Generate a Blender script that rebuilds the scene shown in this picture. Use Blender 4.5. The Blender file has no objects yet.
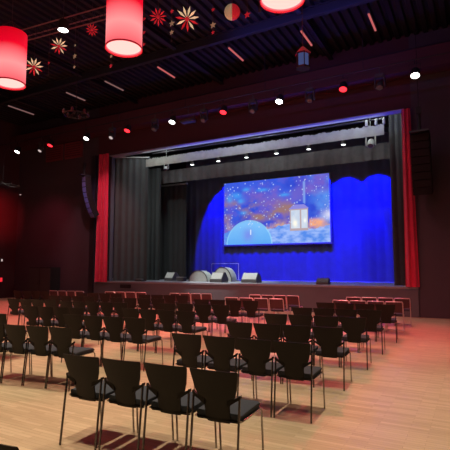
import bpy, bmesh, math, random
from mathutils import Vector, Matrix
random.seed(7)
S = bpy.context.scene
C = S.collection
R = math.radians

# ------------------------------------------------------------------ materials
def mat(name, col, rough=.6, metal=0., emit=None, estr=0., noise=0., nscale=20., coat=0., spec=.5, bump=0., sheen=0.):
    m = bpy.data.materials.new(name); m.use_nodes = True
    nt = m.node_tree; b = nt.nodes['Principled BSDF']
    b.inputs['Base Color'].default_value = (*col, 1)
    b.inputs['Roughness'].default_value = rough
    b.inputs['Metallic'].default_value = metal
    b.inputs['Coat Weight'].default_value = coat
    b.inputs['Specular IOR Level'].default_value = spec
    b.inputs['Sheen Weight'].default_value = sheen
    if emit:
        b.inputs['Emission Color'].default_value = (*emit, 1)
        b.inputs['Emission Strength'].default_value = estr
    if noise or bump:
        tc = nt.nodes.new('ShaderNodeTexCoord'); n = nt.nodes.new('ShaderNodeTexNoise')
        n.inputs['Scale'].default_value = nscale; n.inputs['Detail'].default_value = 4
        nt.links.new(tc.outputs['Object'], n.inputs['Vector'])
        if noise:
            mx = nt.nodes.new('ShaderNodeMix'); mx.data_type = 'RGBA'
            mx.inputs[6].default_value = (*[c*(1-noise) for c in col], 1)
            mx.inputs[7].default_value = (*[min(1, c*(1+noise)) for c in col], 1)
            nt.links.new(n.outputs['Fac'], mx.inputs[0]); nt.links.new(mx.outputs[2], b.inputs['Base Color'])
        if bump:
            bp = nt.nodes.new('ShaderNodeBump'); bp.inputs['Strength'].default_value = bump
            nt.links.new(n.outputs['Fac'], bp.inputs['Height']); nt.links.new(bp.outputs[0], b.inputs['Normal'])
    return m

M = {}
M['shell'] = mat('black_plastic', (.009, .0072, .006), .5, noise=.15, nscale=30, spec=.25)
M['tube'] = mat('leg_tube_lit', (.36, .35, .34), .22, 1.0, noise=.1)  # front legs: floor reflection put into a paler tube colour
M['darktube'] = mat('leg_tube_dark', (.13, .12, .12), .25, 1.0, noise=.1)  # rear legs: darker copy of the tube, without that reflection
M['chrome'] = mat('bright_chrome', (.60, .56, .55), .3, .8, noise=.05)
M['cushion'] = mat('grey_blue_fabric', (.036, .045, .058), .95, noise=.25, nscale=180)
M['redpad'] = mat('dark_red_upholstery', (.045, .022, .020), .85, noise=.2, nscale=90)
M['wall'] = mat('dark_painted_wall', (.050, .040, .052), .75, noise=.12, nscale=2.5, bump=.03)
M['sidewall'] = mat('dark_side_wall', (.045, .018, .022), .75, noise=.2, nscale=1.5)
M['black'] = mat('black_paint', (.006, .005, .006), .7, noise=.2)
M['steel'] = mat('dark_steel', (.022, .020, .026), .5, .3, noise=.15, nscale=6)
M['primed'] = mat('primed_steel', (.014, .014, .02), .5, noise=.15, nscale=6)
M['darkgrey'] = mat('dark_grey_equipment', (.04, .04, .042), .6, noise=.15)
M['serge'] = mat('black_serge', (.030, .034, .034), .95, noise=.25, nscale=3, sheen=.1)
M['backcloth'] = mat('back_cloth', (.045, .050, .085), .95, noise=.15, nscale=3)
M['velvet'] = mat('red_velvet', (.50, .012, .055), .8, noise=.25, nscale=4, sheen=.3)
M['border'] = mat('grey_border_cloth', (.26, .275, .25), .9, noise=.25, nscale=5)
M['stagefloor'] = mat('stage_floor', (.19, .20, .22), .55, noise=.15, nscale=4)
M['riser'] = mat('stage_riser', (.085, .090, .105), .7, noise=.1, nscale=3)
M['gold'] = mat('gold_foil_glow', (.75, .66, .40), .4, .3, emit=(.9, .82, .5), estr=.42, noise=.15)  # foil brightened by an added glow, it is no lamp
M['redfoil'] = mat('red_foil_glow', (.55, .02, .03), .4, .2, emit=(.8, .03, .05), estr=.25, noise=.15)  # red foil also glows a little, standing in for light on it
M['greybox'] = mat('grey_cabinet', (.25, .27, .26), .7, noise=.15)
M['cord'] = mat('cord', (.10, .06, .06), .8, noise=.1)
M['ductred'] = mat('dark_red_panel', (.055, .012, .020), .7, noise=.15)
M['pa'] = mat('loudspeaker_shell', (.0035, .0025, .0035), .9, noise=.15)
M['pa_bluelit'] = mat('grille_painted_blue_light', (.09, .10, .20), .5, noise=.25, nscale=60)  # blue light on the left array tinted into its grille colour

def emis(name, col, s):
    m = bpy.data.materials.new(name); m.use_nodes = True; nt = m.node_tree
    for n in list(nt.nodes): nt.nodes.remove(n)
    o = nt.nodes.new('ShaderNodeOutputMaterial'); e = nt.nodes.new('ShaderNodeEmission')
    e.inputs[0].default_value = (*col, 1); e.inputs[1].default_value = s
    nt.links.new(e.outputs[0], o.inputs[0]); return m
M['white_lens'] = emis('white_lens', (1, .97, .92), 9)
M['red_lens'] = emis('red_lens', (1, .02, .03), 3.6)
M['stage_lens'] = emis('stage_lens', (.95, .98, 1), 5)
M['led_strip'] = emis('strip_tube', (1, .22, .22), .55)
M['strip_dim'] = emis('strip_tube_dim', (.9, .45, .42), .22)
M['strip_white'] = emis('strip_tube_white', (.9, .92, 1), .5)
M['red_led'] = emis('red_sign', (1, .03, .05), .9)
M['white_led_and_glint'] = emis('white_led_and_glint', (1, .8, .75), .6)  # small wall lights, and the painted glint on two unlit spotlights
M['lens_bowl'] = emis('lamp_diffuser', (1, .68, .60), 1.1)
M['blue_face'] = emis('lantern_painted_blue_light', (.22, .28, .75), .22)  # blue light falling on the panes is put in as emission

def drum_mat():
    m = bpy.data.materials.new('drum_shade_painted_glow'); m.use_nodes = True; nt = m.node_tree
    b = nt.nodes['Principled BSDF']
    b.inputs['Base Color'].default_value = (.5, .03, .05, 1); b.inputs['Roughness'].default_value = .8
    tc = nt.nodes.new('ShaderNodeTexCoord'); sp = nt.nodes.new('ShaderNodeSeparateXYZ')
    mr = nt.nodes.new('ShaderNodeMapRange'); mr.inputs[1].default_value = 0; mr.inputs[2].default_value = 1.5
    rp = nt.nodes.new('ShaderNodeValToRGB')
    cr = rp.color_ramp
    cr.elements[0].position = 0; cr.elements[0].color = (1, .13, .16, 1)
    cr.elements[1].position = 1; cr.elements[1].color = (.55, .0, .008, 1)
    e = cr.elements.new(.32); e.color = (1, .36, .36, 1)
    e = cr.elements.new(.56); e.color = (1, .12, .15, 1)
    e = cr.elements.new(.68); e.color = (.85, .0, .02, 1)
    nz = nt.nodes.new('ShaderNodeTexNoise'); nz.inputs['Scale'].default_value = 40
    nt.links.new(tc.outputs['Object'], sp.inputs[0]); nt.links.new(sp.outputs[2], mr.inputs[0])
    nt.links.new(mr.outputs[0], rp.inputs[0]); nt.links.new(rp.outputs[0], b.inputs['Emission Color'])
    b.inputs['Emission Strength'].default_value = .95  # glow of the lamp inside is painted as a height ramp
    return m
M['drum'] = drum_mat()

def floor_mat():
    m = bpy.data.materials.new('strip_parquet'); m.use_nodes = True; nt = m.node_tree
    b = nt.nodes['Principled BSDF']; L = nt.links.new
    tc = nt.nodes.new('ShaderNodeTexCoord')
    br = nt.nodes.new('ShaderNodeTexBrick')
    br.inputs['Scale'].default_value = 1
    br.inputs['Brick Width'].default_value = .48; br.inputs['Row Height'].default_value = .055
    br.inputs['Mortar Size'].default_value = .0016
    br.inputs['Color1'].default_value = (.47, .34, .21, 1); br.inputs['Color2'].default_value = (.60, .45, .29, 1)
    br.inputs['Mortar'].default_value = (.34, .23, .14, 1)
    br.offset = .37; br.offset_frequency = 2; br.inputs['Bias'].default_value = -.05
    L(tc.outputs['Object'], br.inputs['Vector'])
    mp = nt.nodes.new('ShaderNodeMapping'); mp.inputs['Scale'].default_value = (1.6, 22, 1)
    L(tc.outputs['Object'], mp.inputs['Vector'])
    n = nt.nodes.new('ShaderNodeTexNoise'); n.inputs['Scale'].default_value = 1.6; n.inputs['Detail'].default_value = 6
    L(mp.outputs[0], n.inputs['Vector'])
    mr = nt.nodes.new('ShaderNodeMapRange'); mr.inputs[3].default_value = .80; mr.inputs[4].default_value = 1.18
    L(n.outputs['Fac'], mr.inputs[0])
    mx = nt.nodes.new('ShaderNodeMix'); mx.data_type = 'RGBA'; mx.blend_type = 'MULTIPLY'; mx.inputs[0].default_value = 1
    L(br.outputs['Color'], mx.inputs[6]); L(mr.outputs[0], mx.inputs[7]); L(mx.outputs[2], b.inputs['Base Color'])
    b.inputs['Roughness'].default_value = .42
    b.inputs['Specular IOR Level'].default_value = .35
    bp = nt.nodes.new('ShaderNodeBump'); bp.inputs['Strength'].default_value = .05
    L(br.outputs['Fac'], bp.inputs['Height']); L(bp.outputs[0], b.inputs['Normal'])
    return m
M['floor'] = floor_mat()

# ------------------------------------------------------------------ mesh helpers
def NB(): return bmesh.new()
def box(bm, x0, x1, y0, y1, z0, z1, bev=0, mtx=None):
    r = bmesh.ops.create_cube(bm, size=1)
    vs = r['verts']
    for v in vs:
        v.co = Vector(((x0+x1)/2+v.co.x*(x1-x0), (y0+y1)/2+v.co.y*(y1-y0), (z0+z1)/2+v.co.z*(z1-z0)))
    if bev:
        es = list({e for v in vs for e in v.link_edges})
        rr = bmesh.ops.bevel(bm, geom=es, offset=bev, segments=2, affect='EDGES')
        vs = rr['verts']
        vs = list({v for f in rr['faces'] for v in f.verts} | {v for v in vs if v.is_valid})
    if mtx:
        for v in vs: v.co = mtx @ v.co
    return vs
def tube(bm, pts, r, n=8, cap=True):
    pts = [Vector(p) for p in pts]; rings = []
    for i, p in enumerate(pts):
        if i == 0: d = pts[1]-p
        elif i == len(pts)-1: d = p-pts[i-1]
        else: d = (pts[i+1]-p).normalized()+(p-pts[i-1]).normalized()
        d.normalize()
        a = Vector((0, 0, 1)) if abs(d.z) < .9 else Vector((1, 0, 0))
        u = d.cross(a).normalized(); w = d.cross(u).normalized()
        rr = r[i] if isinstance(r, (list, tuple)) else r
        rings.append([bm.verts.new(p+rr*(u*math.cos(2*math.pi*k/n)+w*math.sin(2*math.pi*k/n))) for k in range(n)])
    for a, b in zip(rings, rings[1:]):
        for k in range(n): bm.faces.new((a[k], a[(k+1) % n], b[(k+1) % n], b[k]))
    if cap:
        bm.faces.new(rings[0][::-1]); bm.faces.new(rings[-1])
def lathe(bm, prof, n=32, c=(0, 0, 0)):
    c = Vector(c); rings = []
    for r, z in prof:
        rings.append([bm.verts.new(c+Vector((max(r, 1e-4)*math.cos(2*math.pi*k/n), max(r, 1e-4)*math.sin(2*math.pi*k/n), z))) for k in range(n)])
    for a, b in zip(rings, rings[1:]):
        for k in range(n): bm.faces.new((a[k], a[(k+1) % n], b[(k+1) % n], b[k]))
def obj(name, bm, m, parent=None, smooth=False, loc=None):
    bmesh.ops.recalc_face_normals(bm, faces=bm.faces)
    me = bpy.data.meshes.new(name); bm.to_mesh(me); bm.free()
    me.materials.append(m)
    if smooth:
        for p in me.polygons: p.use_smooth = True
        try: me.set_sharp_from_angle(angle=R(45))
        except Exception: pass
    o = bpy.data.objects.new(name, me); C.objects.link(o)
    if parent: o.parent = parent
    if loc: o.location = loc
    return o
def thing(name, label, cat, loc=(0, 0, 0), rz=0, group=None):
    o = bpy.data.objects.new(name, None); C.objects.link(o); o.empty_display_size = .1
    o.location = loc; o.rotation_euler = (0, 0, rz); o['label'] = label; o['category'] = cat
    if group: o['group'] = group
    return o
def tag(o, label, cat, group=None, kind=None):
    o['label'] = label; o['category'] = cat
    if group: o['group'] = group
    if kind: o['kind'] = kind
    return o
def struct(name, bm, m, **k):
    o = obj(name, bm, m, **k); o['kind'] = 'structure'; return o
def dup(root, loc, rz, label):
    r = root.copy(); C.objects.link(r); r.location = loc; r.rotation_euler = (0, 0, rz); r['label'] = label
    for ch in list(root.children):
        c = ch.copy(); C.objects.link(c); c.parent = r
        for g in ch.children:
            d = g.copy(); C.objects.link(d); d.parent = c
    return r

# ------------------------------------------------------------------ hall constants (metres; +y is towards the stage)
YW = 16.4           # plane of the proscenium wall
XL, XR = -22.5, 4.5 # side walls
YB = -5.0           # rear wall
ZC = 9.75
def zt(x):   # height of the ribbed deck above x
    f = (x+22.5) % .30
    return ZC+(.10 if .15 < f < .28 else 0)
           # underside of the deck
OX0, OX1 = -15.6, -1.95   # stage opening
ZH = 7.16           # underside of the header
SZ = 1.0            # stage height
YS = 22.6           # rear wall of the stage

bm = NB(); box(bm, XL-.3, XR+.3, YB-.3, YW, -.2, 0); struct('floor', bm, M['floor'])
bm = NB()
box(bm, XL-.3, -16.4, YW, YW+.35, 0, ZC+.3)
box(bm, -16.4, OX0, YW+.12, YW+.35, 0, ZC+.3)
box(bm, -1.7, XR+.3, YW, YW+.35, 0, ZC+.3)
box(bm, OX1, -1.7, YW+.12, YW+.35, 0, ZC+.3)
struct('wall_front', bm, M['wall'])
bm = NB(); box(bm, -16.4, -1.7, YW, YW+.35, ZH, ZC+.3)
struct('wall_header', bm, M['ductred'])
bm = NB(); box(bm, XL-.3, XL, YB, YW, 0, ZC+.3); struct('wall_left', bm, M['sidewall'])
bm = NB(); box(bm, XR, XR+.3, YB, YW, 0, ZC+.3); struct('wall_right', bm, M['wall'])
bm = NB(); box(bm, XL-.3, XR+.3, YB-.3, YB, 0, ZC+.3); struct('wall_rear', bm, M['wall'])
# corrugated deck, ribs run towards the stage
bm = NB()
x = XL; pr = []
while x < XR:
    pr += [(x, ZC), (x+.13, ZC), (x+.17, ZC+.10), (x+.26, ZC+.10), (x+.30, ZC)]
    x += .30
va = [bm.verts.new((a, YB, b)) for a, b in pr]; vb = [bm.verts.new((a, YW, b)) for a, b in pr]
for i in range(len(pr)-1):
    if (va[i].co-va[i+1].co).length < 1e-5: continue
    bm.faces.new((va[i], va[i+1], vb[i+1], vb[i]))
struct('ceiling', bm, mat('corrugated_deck', (.005, .004, .006), .7, noise=.15, nscale=3))
bm = NB(); box(bm, XL-.3, XR+.3, YB-.3, YW+.3, ZC+.3, ZC+.45); struct('ceiling_slab', bm, M['black'])

def ibeam(bm, p0, p1, w, h):   # axis-aligned I section, top at ZC
    (x0, y0), (x1, y1) = p0, p1
    alongx = abs(x1-x0) > abs(y1-y0)
    for (a, z0, z1) in ((w/2, ZC-h, ZC-h+.03), (w/2, ZC-.03, ZC), (.012, ZC-h+.03, ZC-.03)):
        if alongx: box(bm, x0, x1, y0-a, y0+a, z0, z1)
        else: box(bm, x0-a, x0+a, y0, y1, z0, z1)
for yy in (5.2, 13.0):
    bm = NB(); ibeam(bm, (XL, yy), (XR, yy), .16, .32); o = struct('ceiling_beam', bm, M['primed'] if yy > 10 else M['steel'])
for xx in (-18.7, -13.95, -9.2, -4.45, .3):
    bm = NB(); ibeam(bm, (xx, 5.33), (xx, 12.87), .16, .22); struct('ceiling_beam', bm, M['steel'])
    bm = NB(); ibeam(bm, (xx, 13.13), (xx, YW), .16, .22); struct('ceiling_beam', bm, M['steel'])
bm = NB(); box(bm, XL, XR, 15.75, YW, 8.25, 8.95)
struct('bulkhead', bm, M['ductred'])
bm = NB(); tube(bm, [(XL, YW-.06, 9.25), (XR, YW-.06, 9.25)], .03); struct('trim_1', bm, M['steel'])
bm = NB(); box(bm, XL, -16.7, YW-.03, YW, 0, .12); struct('baseboard_front', bm, M['black'])
bm = NB(); box(bm, -16.72, -16.42, YW-.14, YW, 0, ZH+.1); struct('trim_2', bm, M['steel'])
# blue-lit steel edge below the header
bm = NB(); box(bm, OX0, OX1, YW-.10, YW+.30, ZH-.03, ZH); struct('trim_3', bm, mat('header_edge', (.20, .20, .24), .5, noise=.1))

# stage
bm = NB(); box(bm, OX0-4.5, OX1+3.5, YW+.35, YS, SZ-.2, SZ-.002); box(bm, OX0-.7, OX1+.25, YW-.12, YW+.35, SZ-.07, SZ)
struct('stage_deck', bm, M['stagefloor'])
bm = NB(); box(bm, -16.4, -1.7, YW-.08, YW+.12, 0, SZ-.07); struct('stage_riser', bm, M['riser'])
bm = NB(); box(bm, OX0-4.8, OX1+3.8, YS, YS+.2, 0, 11.5); box(bm, OX0-4.8, OX0-4.5, YW+.35, YS, 0, 11.5); box(bm, OX1+3.5, OX1+3.8, YW+.35, YS, 0, 11.5)
struct('wall_stage', bm, M['black'])
bm = NB(); box(bm, OX0-4.8, OX1+3.8, YW+.35, YS+.2, 11.5, 11.7); struct('ceiling_stage', bm, M['black'])
bm = NB(); box(bm, OX0-4.8, OX1+3.8, YW+.3, YW+.36, ZC, 11.6); struct('wall_fly', bm, M['black'])

# ------------------------------------------------------------------ cloths
def cloth(name, p0, p1, z0, z1, amp, wl, m, label, cat='curtain', seg=.05, gather=None, group=None, rough_top=0, flare=0):
    bm = NB(); p0 = Vector(p0); p1 = Vector(p1); d = p1-p0; L = d.length; n = max(8, int(L/seg)); dn = d.normalized(); nr = Vector((-dn.y, dn.x))
    zs = [z0+(z1-z0)*k/10 for k in range(11)]
    ph = random.random()*6; grid = []
    for z in zs:
        row = []
        f = (z-z0)/(z1-z0)
        for i in range(n+1):
            s = i/n
            a = amp*(1-.35*f)*(math.sin(2*math.pi*s*L/wl+ph)+.35*math.sin(2*math.pi*s*L/wl*.43+ph*2+f*.5)+.15*math.sin(2*math.pi*s*L/wl*2.1+1))
            k = s if not flare else .5+(s-.5)*(1+flare*(1-f))
            p = p0+d*k+nr*a
            zz = z+(rough_top*random.uniform(-1, 1) if (z == z1 and rough_top) else 0)
            row.append(bm.verts.new((p.x, p.y, zz)))
        grid.append(row)
    for a, b in zip(grid, grid[1:]):
        for i in range(n): bm.faces.new((a[i], a[i+1], b[i+1], b[i]))
    o = obj(name, bm, m, smooth=True)
    tag(o, label, cat, group)
    return o
cloth('red_curtain', (-16.17, YW-.2), (-15.5, YW-.2), .96, 7.25, .06, .21, M['velvet'], 'tall gathered red velvet curtain at the left edge of the stage opening', flare=.25, seg=.02)
cloth('red_curtain', (-2.0, YW-.2), (-1.72, YW-.2), 1.0, 7.1, .045, .13, M['velvet'], 'tall gathered red velvet curtain at the right edge of the stage opening', flare=.55, seg=.012)
cloth('stage_leg_curtain', (-15.55, 16.75), (-14.12, 17.55), 1.0, 7.12, .035, .32, M['serge'], 'wide black side curtain nearest the left red drape, hung from a white rail')
bm = NB(); tube(bm, [(-15.6, 16.72, 7.16), (-14.1, 17.56, 7.16)], .03); tag(obj('curtain_rail', bm, M['greybox']), 'thin white rail above the front left black side curtain', 'rail')
cloth('stage_leg_curtain', (-15.7, 18.9), (-14.42, 19.0), 1.0, 6.95, .04, .28, M['serge'], 'middle black side curtain on the left, between front and rear ones')
cloth('stage_leg_curtain', (-15.7, 20.5), (-13.8, 20.5), 1.0, 6.25, .03, .35, M['serge'], 'rear black side curtain on the left, lower top with pale rail')
bm = NB(); box(bm, -15.5, -13.75, 20.44, 20.56, 6.25, 6.33); tag(obj('curtain_rail', bm, M['greybox']), 'pale rail above the rear left black side curtain', 'rail')
cloth('stage_leg_curtain', (-2.62, 17.45), (-1.4, 17.45), 1.0, 7.4, .03, .22, M['serge'], 'narrow black side curtain beside the right red drape')
cloth('backdrop_curtain', (-14.6, 21.62), (-3.02, 21.62), 1.0, 8.2, .022, .42, M['backcloth'], 'pleated backdrop curtain behind the screen, washed in blue light')
cloth('border_cloth', (-14.0, 17.2), (-2.75, 17.2), 6.58, 6.98, .01, .5, M['border'], 'pale grey front border cloth with a ragged top across the stage', 'border cloth', rough_top=.035)
cloth('border_cloth', (-15.2, 19.6), (-2.5, 19.6), 6.22, 6.92, .03, .5, mat('dim_border_cloth', (.085, .085, .088), .9, noise=.25, nscale=5), 'darker grey border cloth hanging behind the pale front one', 'border cloth')
# battens
for (yy, zz, lab) in ((17.2, 7.2, 'dark steel batten pipe above the pale border cloth'), (19.45, 7.28, 'dark steel batten pipe carrying the row of stage lights')):
    t = thing('batten', lab, 'pipe', (-8.2, yy, zz))
    bm = NB(); tube(bm, [(-5.4, 0, 0), (5.4, 0, 0)], .03); obj('pipe', bm, M['steel'], t)
    for k in (-5, -2, 2, 5):
        bm = NB(); tube(bm, [(k, 0, 0), (k, 0, 11.45-zz)], .006, 5); obj('cable', bm, M['steel'], t)

# ------------------------------------------------------------------ projection screen
def hsh(i, j):
    v = math.sin(i*127.1+j*311.7)*43758.5453
    return v-math.floor(v)
def vn(x, y):
    i, j = math.floor(x), math.floor(y); fx, fy = x-i, y-j
    fx = fx*fx*(3-2*fx); fy = fy*fy*(3-2*fy)
    return (hsh(i, j)*(1-fx)+hsh(i+1, j)*fx)*(1-fy)+(hsh(i, j+1)*(1-fx)+hsh(i+1, j+1)*fx)*fy
def fbm(x, y): return .5*vn(x, y)+.27*vn(x*2.1+5, y*2.1+3)+.15*vn(x*4.3+1, y*4.3)+.08*vn(x*9, y*9)
def mixc(a, b, t):
    t = max(0, min(1, t)); return tuple(p*(1-t)+q*t for p, q in zip(a, b))
stars = [(random.random()*5.9, .9+random.random()*2.5, random.choice((.016, .022, .022, .034))) for _ in range(200)]
blobs = [(.75, 2.65, .30, .17), (1.05, 2.35, .22, .14), (.35, 2.5, .18, .2), (1.35, 2.95, .2, .1), (2.35, 2.85, .33, .08), (3.55, 2.5, .25, .08), (1.2, 1.7, .2, .1)]
def screen_col(x, z):   # x 0..5.9, z 0..3.39
    c = mixc((.055, .13, .80), (.03, .06, .62), fbm(x*1.3, z*1.3)*1.6-.3)
    c = mixc(c, (.19, .12, .60), (fbm(x*1.1+9, z*1.5)-.45)*2.8)
    # brown-orange clouds
    w = (fbm(x*1.5+20, z*2.2+4)-.36)*4*math.exp(-((z-1.75-.15*math.sin(x*1.5))/.55)**2)*(1 if x < 3.9 else max(0, 1-(x-3.9)))
    c = mixc(c, (.34, .19, .20), w*.9)
    w = (fbm(x*2+40, z*2)-.4)*4*math.exp(-((x-.15)**2/.1+(z-.9)**2/.1)); c = mixc(c, (.5, .35, .3), w)
    for bx, bz, rx, rz in blobs:
        w = math.exp(-((x-bx)/rx)**2-((z-bz)/rz)**2)*(.5+fbm(x*5, z*5)); c = mixc(c, (.07, .38, .95), w*.8)
    w = math.exp(-((x-4.25)/.33)**4-((z-2.45)/.36)**4); c = mixc(c, (.16, .13, .62), w*.8)
    w = math.exp(-((x-4.6)/.06)**2)*(1 if 2.0 < z < 3.1 else 0); c = mixc(c, (.3, .5, .95), w*.7)
    w = (fbm(x*1.4+3, z*1.4+7)-.3)*1.6*max(0, min(1, (x-4.7)*2)); c = mixc(c, (.13, .38, .95), w)
    # snowy hills
    h = .55+.12*math.sin(x*2.2)+.10*fbm(x*5, 2)*2+(.18 if x > 2.5 else 0)
    if x > 2.2 and z < h+.35:
        c = mixc(c, (.62, .36, .28), (fbm(x*3+2, z*4)-.3)*3*max(0, 1-(z-h)/.35) if z > h else 0)
    if z < h: c = mixc((.10, .27, .85), (.36, .52, .98), (fbm(x*3.1, z*6)-.35)*2.4+(.15 if x > 2.4 else -.2))
    if x > 4.85:   # warm bush right of the lantern
        w = math.exp(-((x-5.2)/.42)**4-((z-.98)/.22)**4)*(.5+fbm(x*7, z*7)); c = mixc(c, (.95, .42, .22), w)
        w = math.exp(-((x-5.9)/.4)**2-((z-1.35)/.25)**2); c = mixc(c, (.7, .72, .95), w)
    # dome
    u = (x-1.5)/1.28; v = z/1.22
    if u*u+v*v < 1:
        c = mixc((.10, .38, .90), (.22, .55, .98), v+.25*fbm(x*4, z*4))
        c = mixc(c, (.2, .25, .85), math.exp(-((x-1.45)/.3)**2-((z-.5)/.35)**2)*.8)
    elif u*u+v*v < 1.12: c = mixc(c, (.30, .70, 1), .7)
    if abs(x-1.62) < .03 and .5 < z < .78: c = (.75, .85, 1)
    # lantern: roof, two panes, base
    if 3.75 < x < 4.85 and .62 < z < 1.95:
        if z > 1.72 and abs(x-4.3) < .55-(z-1.72)*1.2: c = (.28, .26, .75)
        elif z < 1.72 and 3.82 < x < 4.78:
            c = mixc((.48, .60, .80), (.75, .80, .88), fbm(x*6, z*4))
            c = mixc(c, (1, .97, .85), math.exp(-((x-4.10)/.12)**2-((z-1.0)/.18)**2)*1.3)
            c = mixc(c, (1, 1, .95), math.exp(-((x-4.62)/.06)**2-((z-1.12)/.1)**2)*1.2)
            if x < 3.88 or abs(x-4.40) < .035 or x > 4.74 or z < .74 or z > 1.66: c = (.50, .38, .40)
    for sx, sz, sr in stars:
        if abs(x-sx) < .05 and abs(z-sz) < .05:
            d = math.hypot(x-sx, z-sz)
            if d < sr*1.4: c = mixc(c, (.65, .78, 1), 1.1-d/sr*.8)
    return c
SCX, SCY, SCZ, SW, SH = -11.97, 21.5, 2.88, 5.9, 3.39
t = thing('projection_screen', 'large projection screen showing a starry blue snowy scene with a lantern', 'screen', (SCX+SW/2, SCY, SCZ))
nx, nz = 300, 172
bm = NB(); cl = bm.loops.layers.float_color.new('picture')
g = [[bm.verts.new((-SW/2+SW*i/nx, 0, SH*j/nz)) for i in range(nx+1)] for j in range(nz+1)]
cc = [[screen_col(SW*i/nx, SH*j/nz) for i in range(nx+1)] for j in range(nz+1)]
for j in range(nz):
    for i in range(nx):
        f = bm.faces.new((g[j][i], g[j][i+1], g[j+1][i+1], g[j+1][i]))
        for l, (a, b) in zip(f.loops, ((j, i), (j, i+1), (j+1, i+1), (j+1, i))): l[cl] = (*cc[a][b], 1)
ms = bpy.data.materials.new('projected_picture'); ms.use_nodes = True; nt = ms.node_tree
for n in list(nt.nodes): nt.nodes.remove(n)
o_ = nt.nodes.new('ShaderNodeOutputMaterial'); e_ = nt.nodes.new('ShaderNodeEmission'); a_ = nt.nodes.new('ShaderNodeAttribute'); a_.attribute_name = 'picture'
nt.links.new(a_.outputs['Color'], e_.inputs[0]); nt.links.new(e_.outputs[0], o_.inputs[0]); e_.inputs[1].default_value = 1.0
obj('picture', bm, ms, t)
bm = NB()
for a in ((-SW/2-.07, SW/2+.07, -.08, 0), (-SW/2-.07, SW/2+.07, SH, SH+.04)): box(bm, a[0], a[1], -.03, .03, a[2], a[3])
for s in (-1, 1): box(bm, min(s*SW/2, s*(SW/2+.07)), max(s*SW/2, s*(SW/2+.07)), -.03, .03, 0, SH)
obj('screen_frame', bm, mat('screen_frame', (.06, .06, .075), .5, noise=.1), t)
bm = NB(); box(bm, -SW/2, SW/2, .004, .02, 0, SH); obj('backing', bm, M['black'], t)
for s in (-1, 1):
    bm = NB(); tube(bm, [(s*2.4, 0, SH+.04), (s*2.4, 0, 11.5-SCZ)], .008, 5); obj('hanging_cable', bm, M['steel'], t)

# ------------------------------------------------------------------ chairs
def shell_mesh(prof, bow=.018, th=.010, nc=8):
    bm = NB(); F = []; B = []
    for z, y, w in prof:
        rf = []; rb = []
        for k in range(nc+1):
            s = -1+2*k/nc; yy = y+bow*(s*s)*(w/.2)
            rf.append(bm.verts.new((s*w, yy+th, z))); rb.append(bm.verts.new((s*w, yy, z)))
        F.append(rf); B.append(rb)
    for a in range(len(F)-1):
        for k in range(nc):
            bm.faces.new((F[a][k], F[a][k+1], F[a+1][k+1], F[a+1][k])); bm.faces.new((B[a][k+1], B[a][k], B[a+1][k], B[a+1][k+1]))
        bm.faces.new((F[a][0], F[a+1][0], B[a+1][0], B[a][0])); bm.faces.new((F[a+1][nc], F[a][nc], B[a][nc], B[a+1][nc]))
    for k in range(nc):
        bm.faces.new((F[-1][k], F[-1][k+1], B[-1][k+1], B[-1][k])); bm.faces.new((F[0][k+1], F[0][k], B[0][k], B[0][k+1]))
    return bm
def make_chair(label):
    t = thing('stacking_chair', label, 'chair', group='black conference chairs')
    prof = [(.400, .10, .098), (.43, .09, .108), (.48, .078, .110), (.535, .064, .114), (.565, .056, .126), (.59, .048, .146), (.62, .040, .168), (.68, .024, .188), (.74, .008, .200), (.80, -.010, .211), (.818, -.016, .213), (.826, -.018, .207)]
    obj('backrest', shell_mesh(prof), M['shell'], t, True)
    bm = NB()   # under-seat pan
    box(bm, -.195, .195, .09, .54, .412, .436, .010); obj('seat_pan', bm, M['shell'], t, True)
    bm = NB(); n = 8; P = []
    for i in range(n+1):
        y = .105+.455*i/n; zt = .482+(.006*math.sin(i/n*3.1)) - (.022 if i == n else 0)
        P.append([bm.verts.new((sx*(.192-(.02 if i == n else 0)), y, zz)) for zz in (.436,) for sx in (-1, 1)]+[bm.verts.new((sx*(.200-(.02 if i == n else 0)), y, zt-(.012 if e else 0))) for sx, e in ((1, 1), (.93, 0), (0, 0), (-.93, 0), (-1, 1))])
    order = [0, 1, 2, 3, 4, 5, 6]
    for a, b in zip(P, P[1:]):
        for k in range(7): bm.faces.new((a[k], a[(k+1) % 7], b[(k+1) % 7], b[k]))
    bm.faces.new(P[0]); bm.faces.new(P[-1][::-1])
    obj('seat', bm, M['cushion'], t, True)
    for s in (-1, 1):
        bm = NB(); tube(bm, [(s*.207, -.0, 0), (s*.206, .04, .38), (s*.205, .066, .635)], .0100, 8); obj('leg', bm, M['darktube'], t, True)
        bm = NB(); tube(bm, [(s*.206, .565, 0), (s*.205, .53, .40), (s*.203, .505, .425), (s*.203, .05+.05, .43)], .0095, 8); obj('leg', bm, M['tube'], t, True)
        bm = NB(); vs = []
        for (x, z0, z1, y) in ((.215, .618, .640, .064), (.195, .600, .624, .060), (.155, .575, .606, .062), (.100, .540, .590, .060)):
            vs.append([bm.verts.new((s*x, y+dy, z)) for dy, z in ((-.008, z0), (.022, z0), (.022, z1), (-.008, z1))])
        for a, b in zip(vs, vs[1:]):
            for k in range(4): bm.faces.new((a[k], a[(k+1) % 4], b[(k+1) % 4], b[k]))
        bm.faces.new(vs[0]); bm.faces.new(vs[-1][::-1])
        obj('back_bracket', bm, M['shell'], t)
    return t
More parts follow.
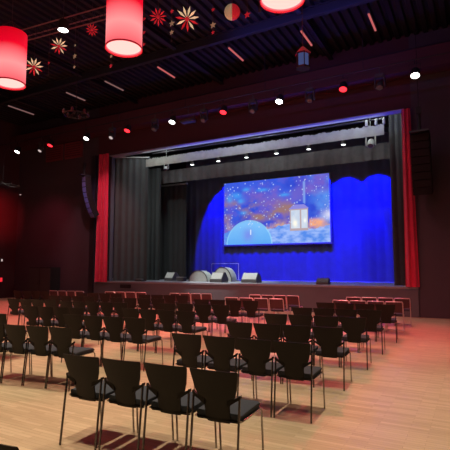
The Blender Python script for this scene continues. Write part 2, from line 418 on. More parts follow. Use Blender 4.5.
def make_chrome(label):
    t = thing('chrome_chair', label, 'chair', group='chrome framed chairs of the two front rows')
    prof = [(.50, .05, .185), (.54, .045, .19), (.62, .03, .19), (.70, .01, .188), (.745, .0, .18), (.755, -.002, .17)]
    obj('backrest', shell_mesh(prof, th=.03, bow=.01), M['redpad'], t, True)
    bm = NB(); box(bm, -.195, .195, .08, .50, .415, .465, .018); obj('seat', bm, M['cushion'], t, True)
    pts = [(-.207, .07, 0), (-.207, .08, .43), (-.207, .03, .62), (-.206, .0, .745), (-.20, -.004, .765), (-.18, -.005, .775), (.18, -.005, .775), (.20, -.004, .765), (.206, .0, .745), (.207, .03, .62), (.207, .08, .43), (.207, .07, 0)]
    bm = NB(); tube(bm, pts, .012, 8); obj('back_frame', bm, M['chrome'], t, True)
    for s in (-1, 1):
        bm = NB(); tube(bm, [(s*.207, .50, .012), (s*.208, .47, .42), (s*.205, .10, .43)], .010, 8); obj('leg', bm, M['chrome'], t, True)
    bm = NB(); tube(bm, [(-.207, .07, .012), (-.207, .50, .012), (.207, .50, .012), (.207, .07, .012)], .010, 8); obj('floor_runner', bm, M['chrome'], t, True)
    return t
CH = {'b': None, 'c': None}
PITCH = .461
ORD = ['nearest', 'second', 'third', 'fourth', 'fifth', 'sixth', 'seventh', 'eighth']
POS = {4: ['rightmost', 'second from right', 'second from left', 'leftmost'], 1: ['']}
def place(kind, x, y, a, label, sx=1):
    if CH[kind] is None:
        CH[kind] = (make_chair if kind == 'b' else make_chrome)(label)
        CH[kind].location = (x, y, 0); CH[kind].rotation_euler = (0, 0, a)
    else: dup(CH[kind], (x, y, 0), a, label).scale = (sx, 1, 1)
POS[5] = ['rightmost', 'second from right', 'middle one', 'second from left', 'leftmost']
def row(block, idx, kind, xr, yr, adeg, pitch=.443, n=4):
    a = R(adeg)
    for k in range(n):
        d = pitch*(k+.48)
        x = xr-d*math.cos(a); y = yr-d*math.sin(a)
        look = 'black shell chair' if kind == 'b' else 'chrome-framed chair'
        pos = POS[n][k]
        j = random.uniform(-1, 1)*R(.5)
        place(kind, x, y+random.uniform(-.006, .006), a+j, f'{look}, {pos} in the {ORD[idx]} row of the {block}', min(1, pitch/.443))
# nearest row first: kind, right end x and y, turn, pitch, count
BLOCKS = {'right-hand block': [('b', -1.635, 3.16, 3.5, .459), ('b', -1.58, 4.74, 2, .45), ('b', -1.60, 6.17, 4, .44), ('b', -1.59, 7.6, 5), ('b', -1.61, 9.05, 5), ('b', -1.58, 10.6, 6), ('c', -1.64, 12.2, 6), ('c', -1.64, 13.65, 6)],
 'centre-right block': [('b', -4.79, 4.38, 8, .405), ('b', -4.66, 5.76, 5, .43), ('b', -4.62, 7.14, 3, .425), ('b', -4.72, 8.72, 8, .44), ('b', -4.72, 10.2, 8, .44), ('c', -4.69, 11.8, 5, .45), ('c', -4.78, 13.3, 6, .41)],
 'middle block': [('b', -7.27, 5.15, 9, .40), ('b', -6.99, 6.70, 10, .39), ('b', -7.12, 8.15, 11, .38, 5), ('b', -7.2, 9.7, 12, .41), ('b', -7.45, 11.2, 12, .41), ('c', -7.72, 13.0, 12, .38)],
 'centre-left block': [('b', -9.33, 8.0, 10, .395), ('b', -9.5, 9.5, 10, .40), ('b', -9.85, 11.0, 12, .42), ('c', -10.15, 12.6, 9, .43)],
 'far left block': [('b', -13.0, 10.85, 12, .39), ('c', -12.65, 12.1, 10, .39)]}
for blk, rows in BLOCKS.items():
    for i, (k, *q) in enumerate(rows): row(blk, i, k, *q)
place('b', -2.055, 1.385, R(1), 'black shell chair cut off by the bottom left corner of the picture')

# ------------------------------------------------------------------ lamps and hanging things
def cordto(bm, z0, top=ZC, r=.006): tube(bm, [(0, 0, z0), (0, 0, top)], r, 5)
dl = ['red drum pendant lamp at the far left, cut by the picture edge', 'red drum pendant lamp second from the left, glowing above the chairs', 'red drum pendant lamp at the top centre with only its glowing underside showing']
DRUMS = ((-10.88, 7.5), (-6.80, 7.5), (-2.93, 7.5))
for (x, y), lab in zip(DRUMS, dl):
    z0 = 6.62; t = thing('drum_pendant', lab, 'lamp', (x, y, z0), group=None)
    bm = NB(); lathe(bm, [(.405, .0), (.41, .01), (.41, 1.42), (.405, 1.43), (.39, 1.42), (.39, .03)], 48); obj('lamp_shade', bm, M['drum'], t, True)
    bm = NB(); lathe(bm, [(0, -.01), (.2, 0), (.385, .045), (.395, .06), (.385, .07), (0, .06)], 40); obj('diffuser', bm, M['lens_bowl'], t, True)
    bm = NB(); lathe(bm, [(.40, -.012), (.42, -.012), (.42, .02), (.40, .02), (.40, -.012)], 48); obj('rim', bm, mat('rim_red_glow', (.3, .01, .02), .5, emit=(.5, .0, .02), estr=.3), t, True)  # rim carries a painted red glow too
    bm = NB()
    for k in range(3):
        a = k*2.094; tube(bm, [(.39*math.cos(a), .39*math.sin(a), 1.48), (0, 0, 1.8)], .006, 5)
    cordto(bm, 1.8, zt(x)-z0); obj('suspension_cord', bm, M['cord'], t)

def par_can(x, lens, label, y=15.0, z=7.72, tilt=25, tiltx=0):
    t = thing('par_lamp', label, 'stage lamp', (x, y, z), group=None)
    mt = Matrix.Rotation(R(-tilt), 4, 'X')
    bm = NB(); lathe(bm, [(.0, .30), (.09, .30), (.13, .22), (.15, 0), (.14, -.015), (.128, 0), (.128, .02)], 20)
    for v in bm.verts: v.co = mt @ v.co
    obj('housing', bm, M['black'], t, True)
    bm = NB(); lathe(bm, [(0, -.012), (.08, -.006), (.128, .004), (.128, .02), (0, .02)], 20)
    for v in bm.verts: v.co = mt @ v.co
    obj('lens', bm, lens, t, True)
    bm = NB(); tube(bm, [(-.17, 0, .08), (-.17, 0, .38), (.17, 0, .38), (.17, 0, .08)], .012, 6); tube(bm, [(0, 0, .375), (0, 0, .505)], .02, 6); obj('yoke', bm, M['black'], t)
    return t
bm = NB(); tube(bm, [(XL+.1, 15.0, 8.25), (XR-.1, 15.0, 8.25)], .026); t = tag(obj('lighting_pipe', bm, M['steel']), 'long dark pipe across the hall carrying the red and white lamps', 'pipe')
for k in range(8):
    bm = NB(); tube(bm, [(0, 0, 0), (0, 0, zt(XL+1.5+k*3.6)-8.25)], .012, 6); o = obj('hanger', bm, M['steel'], t); o.location = (XL+1.5+k*3.6, 15.0, 8.25)
xs = [-20.84, -18.31, -15.83, -13.31, -10.86, -8.4, -6.04, -3.69, -1.4]
nm = ['leftmost', 'second', 'third', 'fourth', 'fifth', 'sixth', 'seventh', 'eighth', 'rightmost']
for i, x in enumerate(xs):
    c = 'white' if i % 2 == 0 else 'red'
    par_can(x, M['white_lens' if i % 2 == 0 else 'red_lens'], f'glowing {c} lamp on the hall pipe, {nm[i]} counting from the left')
def mover(x, y, z, label, m=None, s=1, yaw=0, tilt=35, top=8.22, glow=None):
    t = thing('moving_head_spotlight', label, 'stage lamp', (x, y, z), yaw)
    m = m or M['darkgrey']
    bm = NB(); box(bm, -.14*s, .14*s, -.11*s, .11*s, .26*s, .38*s, .02*s); tube(bm, [(0, 0, .38*s), (0, 0, top-z)], .018, 6); obj('base', bm, m, t)
    bm = NB(); box(bm, -.17*s, -.13*s, -.05*s, .05*s, -.08*s, .28*s, .01*s); box(bm, .13*s, .17*s, -.05*s, .05*s, -.08*s, .28*s, .01*s); box(bm, -.15*s, .15*s, -.05*s, .05*s, .235*s, .275*s); obj('yoke', bm, m, t)
    mt = Matrix.Rotation(R(-tilt), 4, 'X')
    bm = NB(); lathe(bm, [(0, .16*s), (.08*s, .15*s), (.11*s, .05*s), (.115*s, -.12*s), (.10*s, -.14*s), (0, -.13*s)], 18)
    for v in bm.verts: v.co = mt @ v.co
    obj('head', bm, m, t, True)
    bm = NB(); lathe(bm, [(0, -.150*s), (.05*s, -.148*s), (.09*s, -.140*s), (.09*s, -.135*s), (0, -.135*s)], 18)
    for v in bm.verts: v.co = mt @ v.co
    obj('lens', bm, glow or mat('unlit_lens', (.12, .12, .14), .1, noise=.1), t, True)
wl = ['second', 'fourth', 'fifth', 'sixth', 'seventh', 'eighth']
for x, lab, gl in ((-18.96, 'unlit tilted spotlight with painted pale glint just left of the left red lamp', M['white_led_and_glint']), (-14.19, 'tilted spotlight with painted pale glint beside the second red lamp', M['white_led_and_glint']), (-11.75, 'dark spotlight hanging between a red and a white lamp above the left stage', None), (-9.28, 'dark spotlight left of the third red lamp', None), (-7.1, 'dark spotlight between the third red lamp and the white lamp right of it', None), (-4.86, 'dark spotlight left of the rightmost red lamp', None), (-2.48, 'dark spotlight between the rightmost red and rightmost white lamps', None)):
    mover(x, 15.0, 7.62, lab, glow=gl)  # two lenses glow faintly in place of a glint
t = thing('floodlight', 'flat grey rectangular floodlight panel on the hall pipe, unlit', 'stage lamp', (-10.05, 15, 7.62))
bm = NB(); box(bm, -.30, .30, -.16, .16, -.04, .05, .01); obj('housing', bm, M['darkgrey'], t)
bm = NB(); tube(bm, [(-.32, 0, 0), (-.32, 0, .3), (.32, 0, .3), (.32, 0, 0)], .012, 6); tube(bm, [(0, 0, .3), (0, 0, .60)], .015, 6); obj('bracket', bm, M['darkgrey'], t)

# stage lights on the rear batten
for i in range(6):
    x = -12.75+1.585*i
    t = thing('stage_spotlight', f'small bright white stage light, {["leftmost", "second", "third", "fourth", "fifth", "rightmost"][i]} of the row of six above the screen', 'stage lamp', (x, 19.45, 7.02))
    bm = NB(); lathe(bm, [(0, .2), (.08, .19), (.11, .02), (.10, 0), (.095, .02)], 16); tube(bm, [(0, 0, .2), (0, 0, .232)], .02, 6); obj('housing', bm, M['darkgrey'], t, True)
    bm = NB(); lathe(bm, [(0, -.012), (.09, 0), (.09, .02), (0, .02)], 16); obj('lens', bm, M['stage_lens'], t, True)
mover(-3.45, 18.3, 6.62, 'pale grey moving spotlight hanging at the right end of the stage rig', M['greybox'], 1.2, top=11.5)
mover(-13.35, 18.0, 6.62, 'small pale spotlight at the left end of the stage rig', M['greybox'], .8, top=11.5)
for i, x in enumerate((-3.35, -3.0, -2.72)):
    t = thing('stage_flood', f'short pale stage lamp above the right end of the border cloth, {["left", "middle", "right"][i]} of three', 'stage lamp', (x, 17.05, 7.05))
    bm = NB(); lathe(bm, [(.03, .14), (.05, .1), (.055, -.10), (.045, -.11), (0, -.1)], 12); obj('housing', bm, M['greybox'], t, True)
    bm = NB(); tube(bm, [(0, 0, .1), (0, .10, .13)], .01, 5); obj('clamp', bm, M['steel'], t)
for i, (x, y) in enumerate(((-10.9, 17.9), (-10.2, 17.9), (-7.9, 17.9))):
    t = thing('strip_light', f'short white strip light above the border cloth, {["left", "middle", "right"][i]} of three', 'light', (x, y, 8.2))
    bm = NB(); box(bm, -.03, .03, -.35, .35, 0, .03, .006); obj('tube', bm, M['strip_white'], t)
    bm = NB(); box(bm, -.04, .04, -.38, .38, .03, .07); tube(bm, [(0, 0, .07), (0, 0, 3.3)], .005, 4); obj('housing', bm, M['steel'], t)

# hall strip lights (long tubes pointing to the stage)
so = ['leftmost', 'second from left', 'third from left', 'middle', 'third from right', 'second from right', 'rightmost']
for i, (x, y0, y1) in enumerate(((-19.1, 13.17, 14.60), (-15.4, 13.37, 14.47), (-13.05, 13.3, 14.42), (-10.33, 13.3, 14.42), (-7.22, 13.3, 14.42), (-4.62, 13.45, 14.55), (-2.49, 13.5, 14.6))):
    t = thing('strip_light', f'{"red" if i > 2 else "dim pinkish"} strip light under the hall ceiling, {so[i]} of seven', 'light', (x, (y0+y1)/2, 9.3))
    h = (y1-y0)/2
    bm = NB(); box(bm, -.028, .028, -h, h, 0, .04, .006); obj('tube', bm, M['led_strip'] if i > 2 else M['strip_dim'], t)
    bm = NB(); box(bm, -.05, .05, -h-.03, h+.03, .05, .12)
    for s in (-1, 1): tube(bm, [(0, s*h*.7, .12), (0, s*h*.7, ZC-9.3)], .006, 4)
    obj('housing', bm, M['steel'], t)

# ceiling downlight visible at the top left
def downlight(x, y, lab):
    t = thing('ceiling_downlight', lab, 'light', (x, y, 8.42))
    bm = NB(); lathe(bm, [(0, .3), (.10, .3), (.15, .2), (.16, 0), (.15, -.01), (.14, .0), (.14, .03)], 20); tube(bm, [(0, 0, .3), (0, 0, zt(x)-8.42)], .012, 5); obj('housing', bm, M['darkgrey'], t, True)
    bm = NB(); lathe(bm, [(0, -.012), (.14, .0), (.14, .02), (0, .02)], 20); obj('lens', bm, M['white_lens'], t, True)
downlight(-10.03, 8.52, 'round white ceiling downlight glowing above the gold star')

# lattice truss at the top left
t = thing('lattice_truss', 'thin reddish lattice truss under the ceiling at the top left', 'truss', (0, 0, 0))
A = Vector((-13.4, 8.75, 9.2)); Bv = Vector((-8.2, 9.25, 9.2)); dv = (Bv-A)
for off, nmx in (((0, 0, 0), 0), ((0, .35, 0), 1), ((0, .17, -.28), 2)):
    o3 = Vector(off); bm = NB(); tube(bm, [A+o3, Bv+o3], .022, 6); obj('chord', bm, mat('truss_metal', (.35, .2, .2), .4, .5, noise=.1), t)  # reddish tint sits in the metal's base colour
bm = NB()
for k in range(12):
    p = A+dv*(k/12); q = A+dv*((k+.5)/12); r = A+dv*((k+1)/12)
    tube(bm, [p, q+Vector((0, .17, -.28)), r], .009, 5); tube(bm, [p, q+Vector((0, .35, 0)), r], .009, 5)
obj('lacing', bm, M['steel'], t)
bm = NB()
for k in (.1, .5, .9):
    p = A+dv*k; tube(bm, [p, (p.x, p.y, ZC)], .008, 5)
obj('hanger', bm, M['steel'], t)

# folded paper stars
def star(x, y, z, r, label, m1, m2, ztop=None, n=11):
    t = thing('paper_star', label, 'ornament', (x, y, z))
    ga = math.pi*(3-5**.5); fw = Vector((-x, -y, 1.63-z)).normalized()
    side = Vector((-fw.y, fw.x, 0)).normalized(); up = fw.cross(side)
    bm1 = NB(); bm2 = NB()
    for k in range(n):
        a = 2*math.pi*k/n+.2
        tilt = .25 if k % 2 else -.15
        d = (side*math.cos(a)+up*math.sin(a)+fw*tilt).normalized(); w = d.cross(fw).normalized()
        bm = bm2 if (math.sin(a) > .35 or k % 3 == 0) and m2 else bm1
        tip = d*r; mid = d*r*.62; b0 = d*r*.12
        vs = [b0, mid+w*r*.10, tip, mid-w*r*.10]
        f = [bm.verts.new(v+fw*.02) for v in vs]; g = bm.verts.new(mid-fw*r*.1)
        bm.faces.new(f)
        for q in range(4): bm.faces.new((f[q], f[(q+1) % 4], g))
    lathe(bm1, [(0, -r*.2), (r*.15, -r*.13), (r*.2, 0), (r*.15, r*.13), (0, r*.2)], 10)
    obj('petals', bm1, m1, t)
    if m2: obj('upper_petals', bm2, m2, t)
    else: bm2.free()
    bm = NB(); tube(bm, [(0, 0, r*.15), (0, 0, zt(x)-z)], .006, 5); obj('string', bm, M['cord'], t)
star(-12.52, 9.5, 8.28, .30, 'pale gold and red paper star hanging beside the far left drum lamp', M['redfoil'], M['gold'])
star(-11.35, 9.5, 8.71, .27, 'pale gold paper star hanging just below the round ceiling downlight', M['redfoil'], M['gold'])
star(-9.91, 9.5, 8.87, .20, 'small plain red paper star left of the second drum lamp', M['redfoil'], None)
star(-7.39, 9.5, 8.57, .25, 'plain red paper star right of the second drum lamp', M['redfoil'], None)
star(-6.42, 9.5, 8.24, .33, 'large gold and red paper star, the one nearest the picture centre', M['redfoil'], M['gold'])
# fluted paper ball
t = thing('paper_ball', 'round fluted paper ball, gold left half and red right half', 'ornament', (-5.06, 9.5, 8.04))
for s, nm_, m_ in ((0, 'red_half', M['redfoil']), (1, 'gold_half', mat('ball_gold_glow', (.5, .42, .25), .5, .2, emit=(.8, .6, .35), estr=.2, noise=.15))):  # gold half lifted by an added glow
    bm = NB(); nseg = 12
    for k in range(nseg):
        a0 = math.pi*(k/nseg)+s*math.pi-math.pi*.35; a1 = a0+math.pi/nseg; am = (a0+a1)/2
        P0, P1, P2 = [], [], []
        for j in range(9):
            th = math.pi*j/8; rr = .20*math.sin(th)+.001; z = .20*math.cos(th)
            P0.append(bm.verts.new((rr*.86*math.cos(a0), rr*.86*math.sin(a0), z))); P1.append(bm.verts.new((rr*math.cos(am), rr*math.sin(am), z))); P2.append(bm.verts.new((rr*.86*math.cos(a1), rr*.86*math.sin(a1), z)))
        for j in range(8):
            bm.faces.new((P0[j], P1[j], P1[j+1], P0[j+1])); bm.faces.new((P1[j], P2[j], P2[j+1], P1[j+1]))
    obj(nm_, bm, m_, t)
bm = NB(); tube(bm, [(0, 0, .20), (0, 0, zt(-5.06)-8.04)], .006, 5); obj('string', bm, M['cord'], t)
# garlands of little stars
def garland(x, y, z0, z1, label, beads, m):
    t = thing('garland', label, 'garland', (x, y, z0))
    bm = NB(); tube(bm, [(0, 0, 0), (0, 0, zt(x)-z0)], .006, 5); obj('string', bm, M['cord'], t)
    for zz, s, ml in beads:
        bm = NB(); n = 10
        f = [bm.verts.new(((s if k % 2 == 0 else s*.42)*math.cos(math.pi*k/5+1.57), -.012, (s if k % 2 == 0 else s*.42)*math.sin(math.pi*k/5+1.57))) for k in range(n)]
        b = [bm.verts.new((v.co.x, .012, v.co.z)) for v in f]
        bm.faces.new(f); bm.faces.new(b[::-1])
        for k in range(n): bm.faces.new((f[k], f[(k+1) % n], b[(k+1) % n], b[k]))
        o = obj('little_star', bm, ml, t); o.location = (0, 0, zz)
M['dimgold'] = mat('dim_gold_foil_glow', (.5, .4, .2), .4, .4, emit=(.8, .6, .35), estr=.14, noise=.15)  # weaker added glow for the small garland stars
G, RF, DG = M['dimgold'], M['redfoil'], M['darkgrey']
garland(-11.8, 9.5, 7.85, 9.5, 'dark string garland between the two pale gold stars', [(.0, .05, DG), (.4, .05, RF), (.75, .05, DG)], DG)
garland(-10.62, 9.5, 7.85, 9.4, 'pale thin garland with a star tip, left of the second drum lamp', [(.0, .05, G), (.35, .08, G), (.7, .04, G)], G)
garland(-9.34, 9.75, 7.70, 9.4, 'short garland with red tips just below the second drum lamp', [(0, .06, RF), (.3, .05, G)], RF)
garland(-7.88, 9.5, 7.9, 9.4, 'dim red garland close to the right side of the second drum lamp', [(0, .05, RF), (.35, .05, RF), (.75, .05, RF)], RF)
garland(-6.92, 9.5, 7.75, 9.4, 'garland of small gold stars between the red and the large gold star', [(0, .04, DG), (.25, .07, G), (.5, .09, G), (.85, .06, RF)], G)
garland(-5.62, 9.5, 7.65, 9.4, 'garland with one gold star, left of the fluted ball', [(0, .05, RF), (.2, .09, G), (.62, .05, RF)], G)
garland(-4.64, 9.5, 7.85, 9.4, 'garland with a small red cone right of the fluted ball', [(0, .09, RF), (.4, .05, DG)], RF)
garland(-4.3, 9.5, 7.85, 9.4, 'dark garland just left of the top centre drum lamp', [(.0, .06, DG), (.35, .05, DG)], DG)
# hexagonal lantern ornament
t = thing('hanging_lantern', 'small hexagonal lantern ornament with painted blue glow on its panes and dark red roof', 'lantern', (-3.23, 9.5, 6.15))
bm = NB(); lathe(bm, [(0, 0), (.17, 0), (.17, .04), (.15, .05)], 6)
for k in range(6):
    a = k*math.pi/3; tube(bm, [(.15*math.cos(a), .15*math.sin(a), .03), (.15*math.cos(a), .15*math.sin(a), .36)], .012, 5)
obj('frame', bm, M['black'], t)
bm = NB(); lathe(bm, [(.13, .05), (.13, .34)], 6); obj('pane', bm, M['blue_face'], t)
bm = NB(); lathe(bm, [(.19, .35), (.10, .45), (.03, .52), (0, .53)], 6); obj('roof', bm, M['velvet'], t)
bm = NB(); tube(bm, [(0, 0, .52), (0, 0, zt(-3.23)-6.15)], .006, 5); obj('string', bm, M['cord'], t)
# dim chandeliers
def chandelier(x, y, z, r, label, glow):
    t = thing('chandelier', label, 'lamp', (x, y, z))
    bm = NB(); n = 24
    ring = [(r*math.cos(2*math.pi*k/n), r*math.sin(2*math.pi*k/n), 0) for k in range(n+1)]; tube(bm, ring, .02, 6, cap=False)
    for k in range(6):
        a = k*math.pi/3; tube(bm, [(0, 0, .12), (r*.5*math.cos(a), r*.5*math.sin(a), -.05), (r*math.cos(a), r*math.sin(a), 0)], .012, 5)
    obj('arms', bm, M['black'], t)
    for k in range(6):
        a = k*math.pi/3; bm = NB(); lathe(bm, [(0, -.02), (.05, 0), (.04, .1), (0, .13)], 8, (r*math.cos(a), r*math.sin(a), 0)); obj('cup', bm, glow, t)
    bm = NB(); tube(bm, [(0, 0, .1), (0, 0, zt(x)-z)], .01, 5); obj('chain', bm, M['steel'], t)
cup = mat('chandelier_cup', (.03, .006, .006), .5, emit=(.6, .05, .06), estr=.01)
chandelier(-10.48, 9.5, 6.30, .36, 'small dim reddish chandelier hanging above the left lamps', cup)
chandelier(-21.3, 14.6, 5.9, .75, 'large dim ring chandelier near the left wall', cup)

# ------------------------------------------------------------------ line arrays
def line_array(x, y, ztop, w, n, m, mg, label, top_motor, curve=3.2, d=.45, h=.255, rz=0):
    t = thing('line_array_speaker', label, 'loudspeaker', (x, y, ztop), rz)
    bm = NB(); box(bm, -w/2, w/2, -.25, .3, .02, .07); obj('fly_frame', bm, M['steel'], t)
    yy, zz, ang = 0, 0, R(2)
    for k in range(n):
        mt = Matrix.Translation((0, yy, zz)) @ Matrix.Rotation(ang, 4, 'X')
        bm = NB(); box(bm, -w/2, w/2, -.02, d, -h+.006, 0, .01, mt); c = obj('cabinet', bm, m, t)
        bm = NB(); box(bm, -w/2+.02, w/2-.02, -.035, -.02, -h+.02, -.015, 0, mt); obj('grille', bm, mg, c)
        zz += -h*math.cos(ang)-.002; yy += h*math.sin(ang); ang += R(curve)
    bm = NB(); tube(bm, [(0, 0, .05), (0, 0, top_motor)], .05, 8); box(bm, -.08, .08, -.06, .06, top_motor-.1, top_motor+.15, .02); tube(bm, [(0, 0, top_motor), (0, 0, zt(x)-ztop)], .012, 6)
    obj('hoist', bm, M['black'], t)
line_array(-16.2, 15.3, 6.0, .30, 8, M['pa'], M['pa_bluelit'], 'curved bluish loudspeaker array hanging left of the left red curtain', .5, curve=4.2, d=.3, rz=R(-10))
line_array(-1.38, 15.42, 5.93, .58, 8, M['pa'], M['pa'], 'big dark loudspeaker array hanging in front of the right red curtain', .75, curve=1.6, d=.4, h=.245, rz=R(0))

# ------------------------------------------------------------------ things on the stage and walls
def wedge(x, y, w, label, m, rz=0, name='stage_monitor', h=.33, d=.42):
    t = thing(name, label, 'loudspeaker', (x, y, SZ), rz)
    bm = NB(); pr = [(-d/2, 0), (d/2, 0), (d/2, h*.35), (.08*d, h), (-.12*d, h), (-d/2, h*.30)]
    a = [bm.verts.new((-w/2, p, q)) for p, q in pr]; b = [bm.verts.new((w/2, p, q)) for p, q in pr]
    bm.faces.new(a); bm.faces.new(b[::-1])
    for k in range(6): bm.faces.new((a[k], a[(k+1) % 6], b[(k+1) % 6], b[k]))
    obj('cabinet', bm, M['darkgrey'], t)
    bm = NB(); p0 = Vector((0, -d/2, h*.30)); p1 = Vector((0, -.12*d, h)); nn = Vector((0, -(p1.z-p0.z), (p1.y-p0.y))).normalized()*.012
    q = [p0+(p1-p0)*.06, p0+(p1-p0)*.95]
    vs = [bm.verts.new((s*w*.46, c.y+o.y, c.z+o.z)) for o in (Vector((0, 0, 0)), nn) for c, s in ((q[0], -1), (q[0], 1), (q[1], 1), (q[1], -1))]
    for f in ((0, 1, 2, 3), (4, 5, 6, 7), (0, 1, 5, 4), (1, 2, 6, 5), (2, 3, 7, 6), (3, 0, 4, 7)): bm.faces.new([vs[i] for i in f])
    obj('grille', bm, m, t)
wedge(-13.2, 18.4, .62, 'grey floor monitor speaker at the left of the stage', M['greybox'], R(-15), h=.42, d=.5)
wedge(-10.0, 17.5, .66, 'grey floor monitor speaker in front of the domed covers', M['greybox'], R(-8), h=.44, d=.5)
wedge(-8.55, 17.8, .74, 'grey floor monitor speaker left of centre, standing alone', M['greybox'], R(-5), h=.42, d=.5)
wedge(-5.15, 17.1, .46, 'small dark floor monitor speaker at the right of the stage', M['darkgrey'], 0, h=.24, d=.35)
t = thing('equipment_case', 'low dark flat case beside the left floor monitor', 'case', (-12.5, 18.2, SZ))
bm = NB(); box(bm, -.2, .2, -.15, .15, 0, .17, .02); obj('body', bm, M['darkgrey'], t)
bm = NB(); box(bm, -.205, .205, -.155, .155, .17, .2, .01); obj('lid', bm, M['greybox'], t)
t = thing('equipment_case', 'tiny dark box on the stage edge in front of the black side curtain', 'case', (-14.1, 17.0, SZ))
bm = NB(); box(bm, -.2, .2, -.12, .12, 0, .09, .015); obj('body', bm, M['darkgrey'], t)
bm = NB(); box(bm, -.16, .16, -.1, .1, .09, .11, .008); obj('lid', bm, M['greybox'], t)
def dome(x, y, r, h, label):
    t = thing('domed_cover', label, 'cover', (x, y, SZ))
    bm = NB(); n = 14
    for s0, s1 in ((-.28, .28),):
        A_ = [[bm.verts.new((r*math.cos(math.pi*k/n), yy, h*math.sin(math.pi*k/n)*(1 if k not in (0, n) else 0))) for k in range(n+1)] for yy in (s0, s1)]
        for k in range(n): bm.faces.new((A_[0][k], A_[0][k+1], A_[1][k+1], A_[1][k]))
        bm.faces.new(A_[0]); bm.faces.new(A_[1][::-1])
    obj('shell', bm, M['greybox'], t)
    bm = NB(); tube(bm, [((r+.01)*math.cos(math.pi*k/n), -.285, (h+.01)*math.sin(math.pi*k/n)) for k in range(n+1)], .02, 5); obj('rim', bm, M['darkgrey'], t)
dome(-11.5, 18.4, .50, .50, 'grey half-round cover, left of the pair on the stage')
dome(-10.40, 18.75, .50, .66, 'taller grey half-round cover, right of the pair on the stage')
t = thing('keyboard_stand', 'thin metal frame stand rising behind the grey half-round covers', 'stand', (-10.75, 19.3, SZ))
bm = NB(); tube(bm, [(-.7, 0, 0), (-.7, 0, .84), (.8, 0, .84), (.8, 0, 0)], .018, 6); obj('frame', bm, M['greybox'], t)
for s in (-.7, .8):
    bm = NB(); tube(bm, [(s, -.25, .02), (s, .25, .02)], .018, 6); obj('foot', bm, M['steel'], t)

for i, (x0, x1, lab) in enumerate(((-20.2, -18.95, 'dark red ventilation panel high on the left wall, left of the pair'), (-18.75, -17.5, 'dark red ventilation panel high on the left wall, right of the pair'))):
    t = thing('wall_panel', lab, 'vent', ((x0+x1)/2, YW-.07, 7.35)); w = (x1-x0)/2
    bm = NB(); box(bm, -w, w, -.03, .07, 0, .85, .01); obj('panel', bm, mat('vent_red', (.16, .03, .035), .6, noise=.15), t)
    bm = NB(); 
    for k in range(6): box(bm, -w+.08, w-.08, -.045, -.03, .1+k*.12, .14+k*.12)
    obj('slats', bm, M['ductred'], t)
t = thing('equipment_cabinet', 'black cabinet standing against the wall behind the far left chairs', 'cabinet', (-19.65, YW-.35, 0))
bm = NB(); box(bm, -.82, .82, -.28, .33, 0, 1.66, .02); obj('body', bm, M['black'], t)
for s in (-1, 1):
    bm = NB(); box(bm, min(s*.01, s*.80), max(s*.01, s*.80), -.30, -.28, .05, 1.62, .004); d = obj('door', bm, M['darkgrey'], t)
    bm = NB(); tube(bm, [(s*.07, -.33, .8), (s*.07, -.33, 1.0)], .01, 6); box(bm, s*.07-.01, s*.07+.01, -.33, -.30, .79, .81); box(bm, s*.07-.01, s*.07+.01, -.33, -.30, .99, 1.01); obj('handle', bm, M['steel'], d)
t = thing('wall_light', 'tiny red glowing sign low on the left wall', 'light', (XL+.05, 15.55, 1.0))
bm = NB(); box(bm, -.05, 0, -.09, .09, -.15, .15); obj('box', bm, M['black'], t)
bm = NB(); box(bm, 0, .02, -.06, .06, -.11, .11); obj('face', bm, M['red_led'], t)
t = thing('wall_switch', 'small pale switch plate above the red sign on the left wall', 'switch', (XL+.03, 15.55, 2.05))
bm = NB(); box(bm, -.03, 0, -.07, .07, -.1, .1, .005); obj('plate', bm, M['ductred'], t)
bm = NB(); box(bm, 0, .02, -.04, .04, -.06, .06, .004); obj('lamp', bm, M['white_led_and_glint'], t)
t = thing('wall_led', 'tiny white light high near the left corner of the front wall', 'light', (-22.25, YW-.04, 5.75))
bm = NB(); box(bm, -.08, .08, 0, .04, -.08, .08, .01); obj('plate', bm, M['ductred'], t)
bm = NB(); lathe(bm, [(0, -.03), (.05, -.02), (.06, .0)], 12); obj('lens', bm, M['white_led_and_glint'], t)
t = thing('connection_box', 'dark rectangular recess in the stage front near the left curtain', 'panel', (-14.35, YW-.1, .70))
bm = NB(); box(bm, -.32, .32, -.03, .02, 0, .16, .01); obj('plate', bm, M['black'], t)
t = thing('stage_step', 'low dark step box against the stage front, left part', 'step', (-14.0, YW-.45, 0))
bm = NB(); box(bm, -.4, .4, -.25, .35, .50, .56, .01); obj('tread', bm, M['black'], t)
bm = NB(); box(bm, -.38, .38, -.22, .33, 0, .50); obj('body', bm, M['riser'], t)

# ------------------------------------------------------------------ lights
def spot(x, y, z, tx, ty, tz, e, col, ang=80, blend=.5, r=.08):
    l = bpy.data.lights.new('spot_light', 'SPOT'); l.energy = e; l.color = col; l.spot_size = R(ang); l.spot_blend = blend; l.shadow_soft_size = r
    o = bpy.data.objects.new('spot_light', l); C.objects.link(o); o.location = (x, y, z)
    o.rotation_euler = (Vector((tx, ty, tz))-Vector((x, y, z))).to_track_quat('-Z', 'Y').to_euler(); return o
def point(x, y, z, e, col, r=.3):
    l = bpy.data.lights.new('glow_light', 'POINT'); l.energy = e; l.color = col; l.shadow_soft_size = r
    o = bpy.data.objects.new('glow_light', l); C.objects.link(o); o.location = (x, y, z); return o
def area(x, y, z, sx, sy, e, col, tx=None):
    l = bpy.data.lights.new('area_light', 'AREA'); l.shape = 'RECTANGLE'; l.size = sx; l.size_y = sy; l.energy = e; l.color = col
    o = bpy.data.objects.new('area_light', l); C.objects.link(o); o.location = (x, y, z)
    if tx: o.rotation_euler = (Vector(tx)-Vector((x, y, z))).to_track_quat('-Z', 'Y').to_euler()
    return o
WARM = (1, .84, .62)
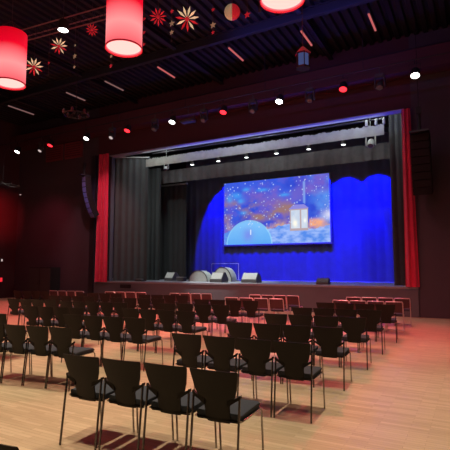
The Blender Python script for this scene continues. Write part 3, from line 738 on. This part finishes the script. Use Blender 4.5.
for x in (-14.6, -11.4, -8.2, -5.0, -1.8, 1.4):
    for y in (1.8, 4.9): spot(x, y, 9.2, x, y, 0, 1650 if x < -3 else 1250, WARM, 52, 1.0, .05)
for x in (-11.4, -8.2, -5.0, -1.8, 1.4): spot(x, 8.2, 9.2, x, 8.2, 0, 900 if x < 1 else 600, WARM, 52, 1.0, .05)
for i, x in enumerate(xs):
    if i % 2: spot(x, 14.95, 7.6, x+.2, 10.8, 0, 1800, (1, .10, .12), 70, .7)
    else: spot(x, 14.95, 7.6, x+.2, 12, 0, 200, (1, .9, .8), 80, .7)
for x, y in DRUMS:
    point(x, y, 6.1, 70, (1, .10, .12), .4)
    spot(x, y+.1, 6.3, x, y+4.6, 0, 1100, (1, .16, .17), 78, 1, .3)
# unseen red spots added behind the camera to lift the far chair backs
for x in (-3, -9): spot(x, -3.5, 6.5, x-1, 12, .5, 2600, (1, .42, .36), 38, 1, .3)
# blue wash on the backdrop from the rear batten
for x in (-11.9, -10.5, -9.1, -7.7, -6.5, -5.25, -3.85): spot(x, 19.8, 7.2, x, 21.62, 4.3, 8000, (.0, .004, 1), 50, .15, .03)
# blue spill from added lamps without fixtures: header edge, ceiling beam, left array
area(-7.0, 16.45, 6.5, 9.6, .1, 60, (.04, .06, 1), (-7.0, 16.451, 7.2))
area(-4.3, 12.4, 9.28, 5.4, .05, 24, (.10, .13, 1), (-4.3, 13, 9.46))
spot(-17.2, 13.2, 4.5, -16.2, 15.3, 5, 90, (.3, .35, 1), 45, .9)
# added pale fill for the borders, side curtains and stage equipment
area(-8.2, 18.3, 8.6, 9, .6, 120, (.88, .97, 1), (-8.2, 17.4, 6.5))
for x in (-13.5, -8.2, -3.2): spot(x, 16.9, 8.6, x-.3, 18.2, 1, 300, (.88, .98, .98), 110, .8)
area(-8.2, 16.5, 7.08, 11, .1, 30, (.88, 1, .96), (-8.2, 17.2, 6.8))
spot(-10.0, 14.9, 7.5, -9.8, 17.8, 1.2, 3600, (.9, 1, .95), 36, .5)
spot(-13.31, 14.9, 7.5, -13.2, 18.4, 1.1, 1800, (.9, 1, .95), 16, .6)
spot(-8.4, 14.9, 7.5, -14.6, 17.6, 3.5, 700, (.88, 1, .95), 42, .9)
# red spill on the left wall
spot(-19.5, 12.8, 7.2, -22.4, 15.6, 4.4, 1, (1, .02, .04), 60, .9)
spot(-19.9, 13.4, 4.9, -22.5, 14.9, 4.5, 700, (1, .02, .04), 60, 1)
spot(-18.2, 13.5, 6.5, -20, 16.4, 2.6, 260, (1, .08, .14), 70, .9)
# lamps added for the red curtains, soft fill on the front wall
spot(-13.2, 12.5, 8.4, -16, 16.3, 4.0, 1000, (1, .35, .4), 40, .8)
spot(-4.5, 12.5, 8.4, -1.9, 16.3, 4.0, 190, (1, .25, .3), 40, .8)
area(-9, 10.5, 8.8, 16, .5, 45, (1, .72, .75), (-9, 16.4, .3))

w = bpy.data.worlds.new('World'); S.world = w; w.use_nodes = True
w.node_tree.nodes['Background'].inputs[0].default_value = (.5, .2, .22, 1)
w.node_tree.nodes['Background'].inputs[1].default_value = .02

# ------------------------------------------------------------------ camera
cam = bpy.data.cameras.new('camera'); co = bpy.data.objects.new('camera', cam); C.objects.link(co)
cam.sensor_width = 36; cam.lens = 36.0; cam.clip_end = 200
yaw = R(29); pitch = math.atan(43/450)
fw = Vector((-math.sin(yaw)*math.cos(pitch), math.cos(yaw)*math.cos(pitch), math.sin(pitch)))
co.location = (0, 0, 1.63); co.rotation_euler = fw.to_track_quat('-Z', 'Y').to_euler()
S.camera = co
S.view_settings.view_transform = 'Standard'
S.view_settings.look = 'None'
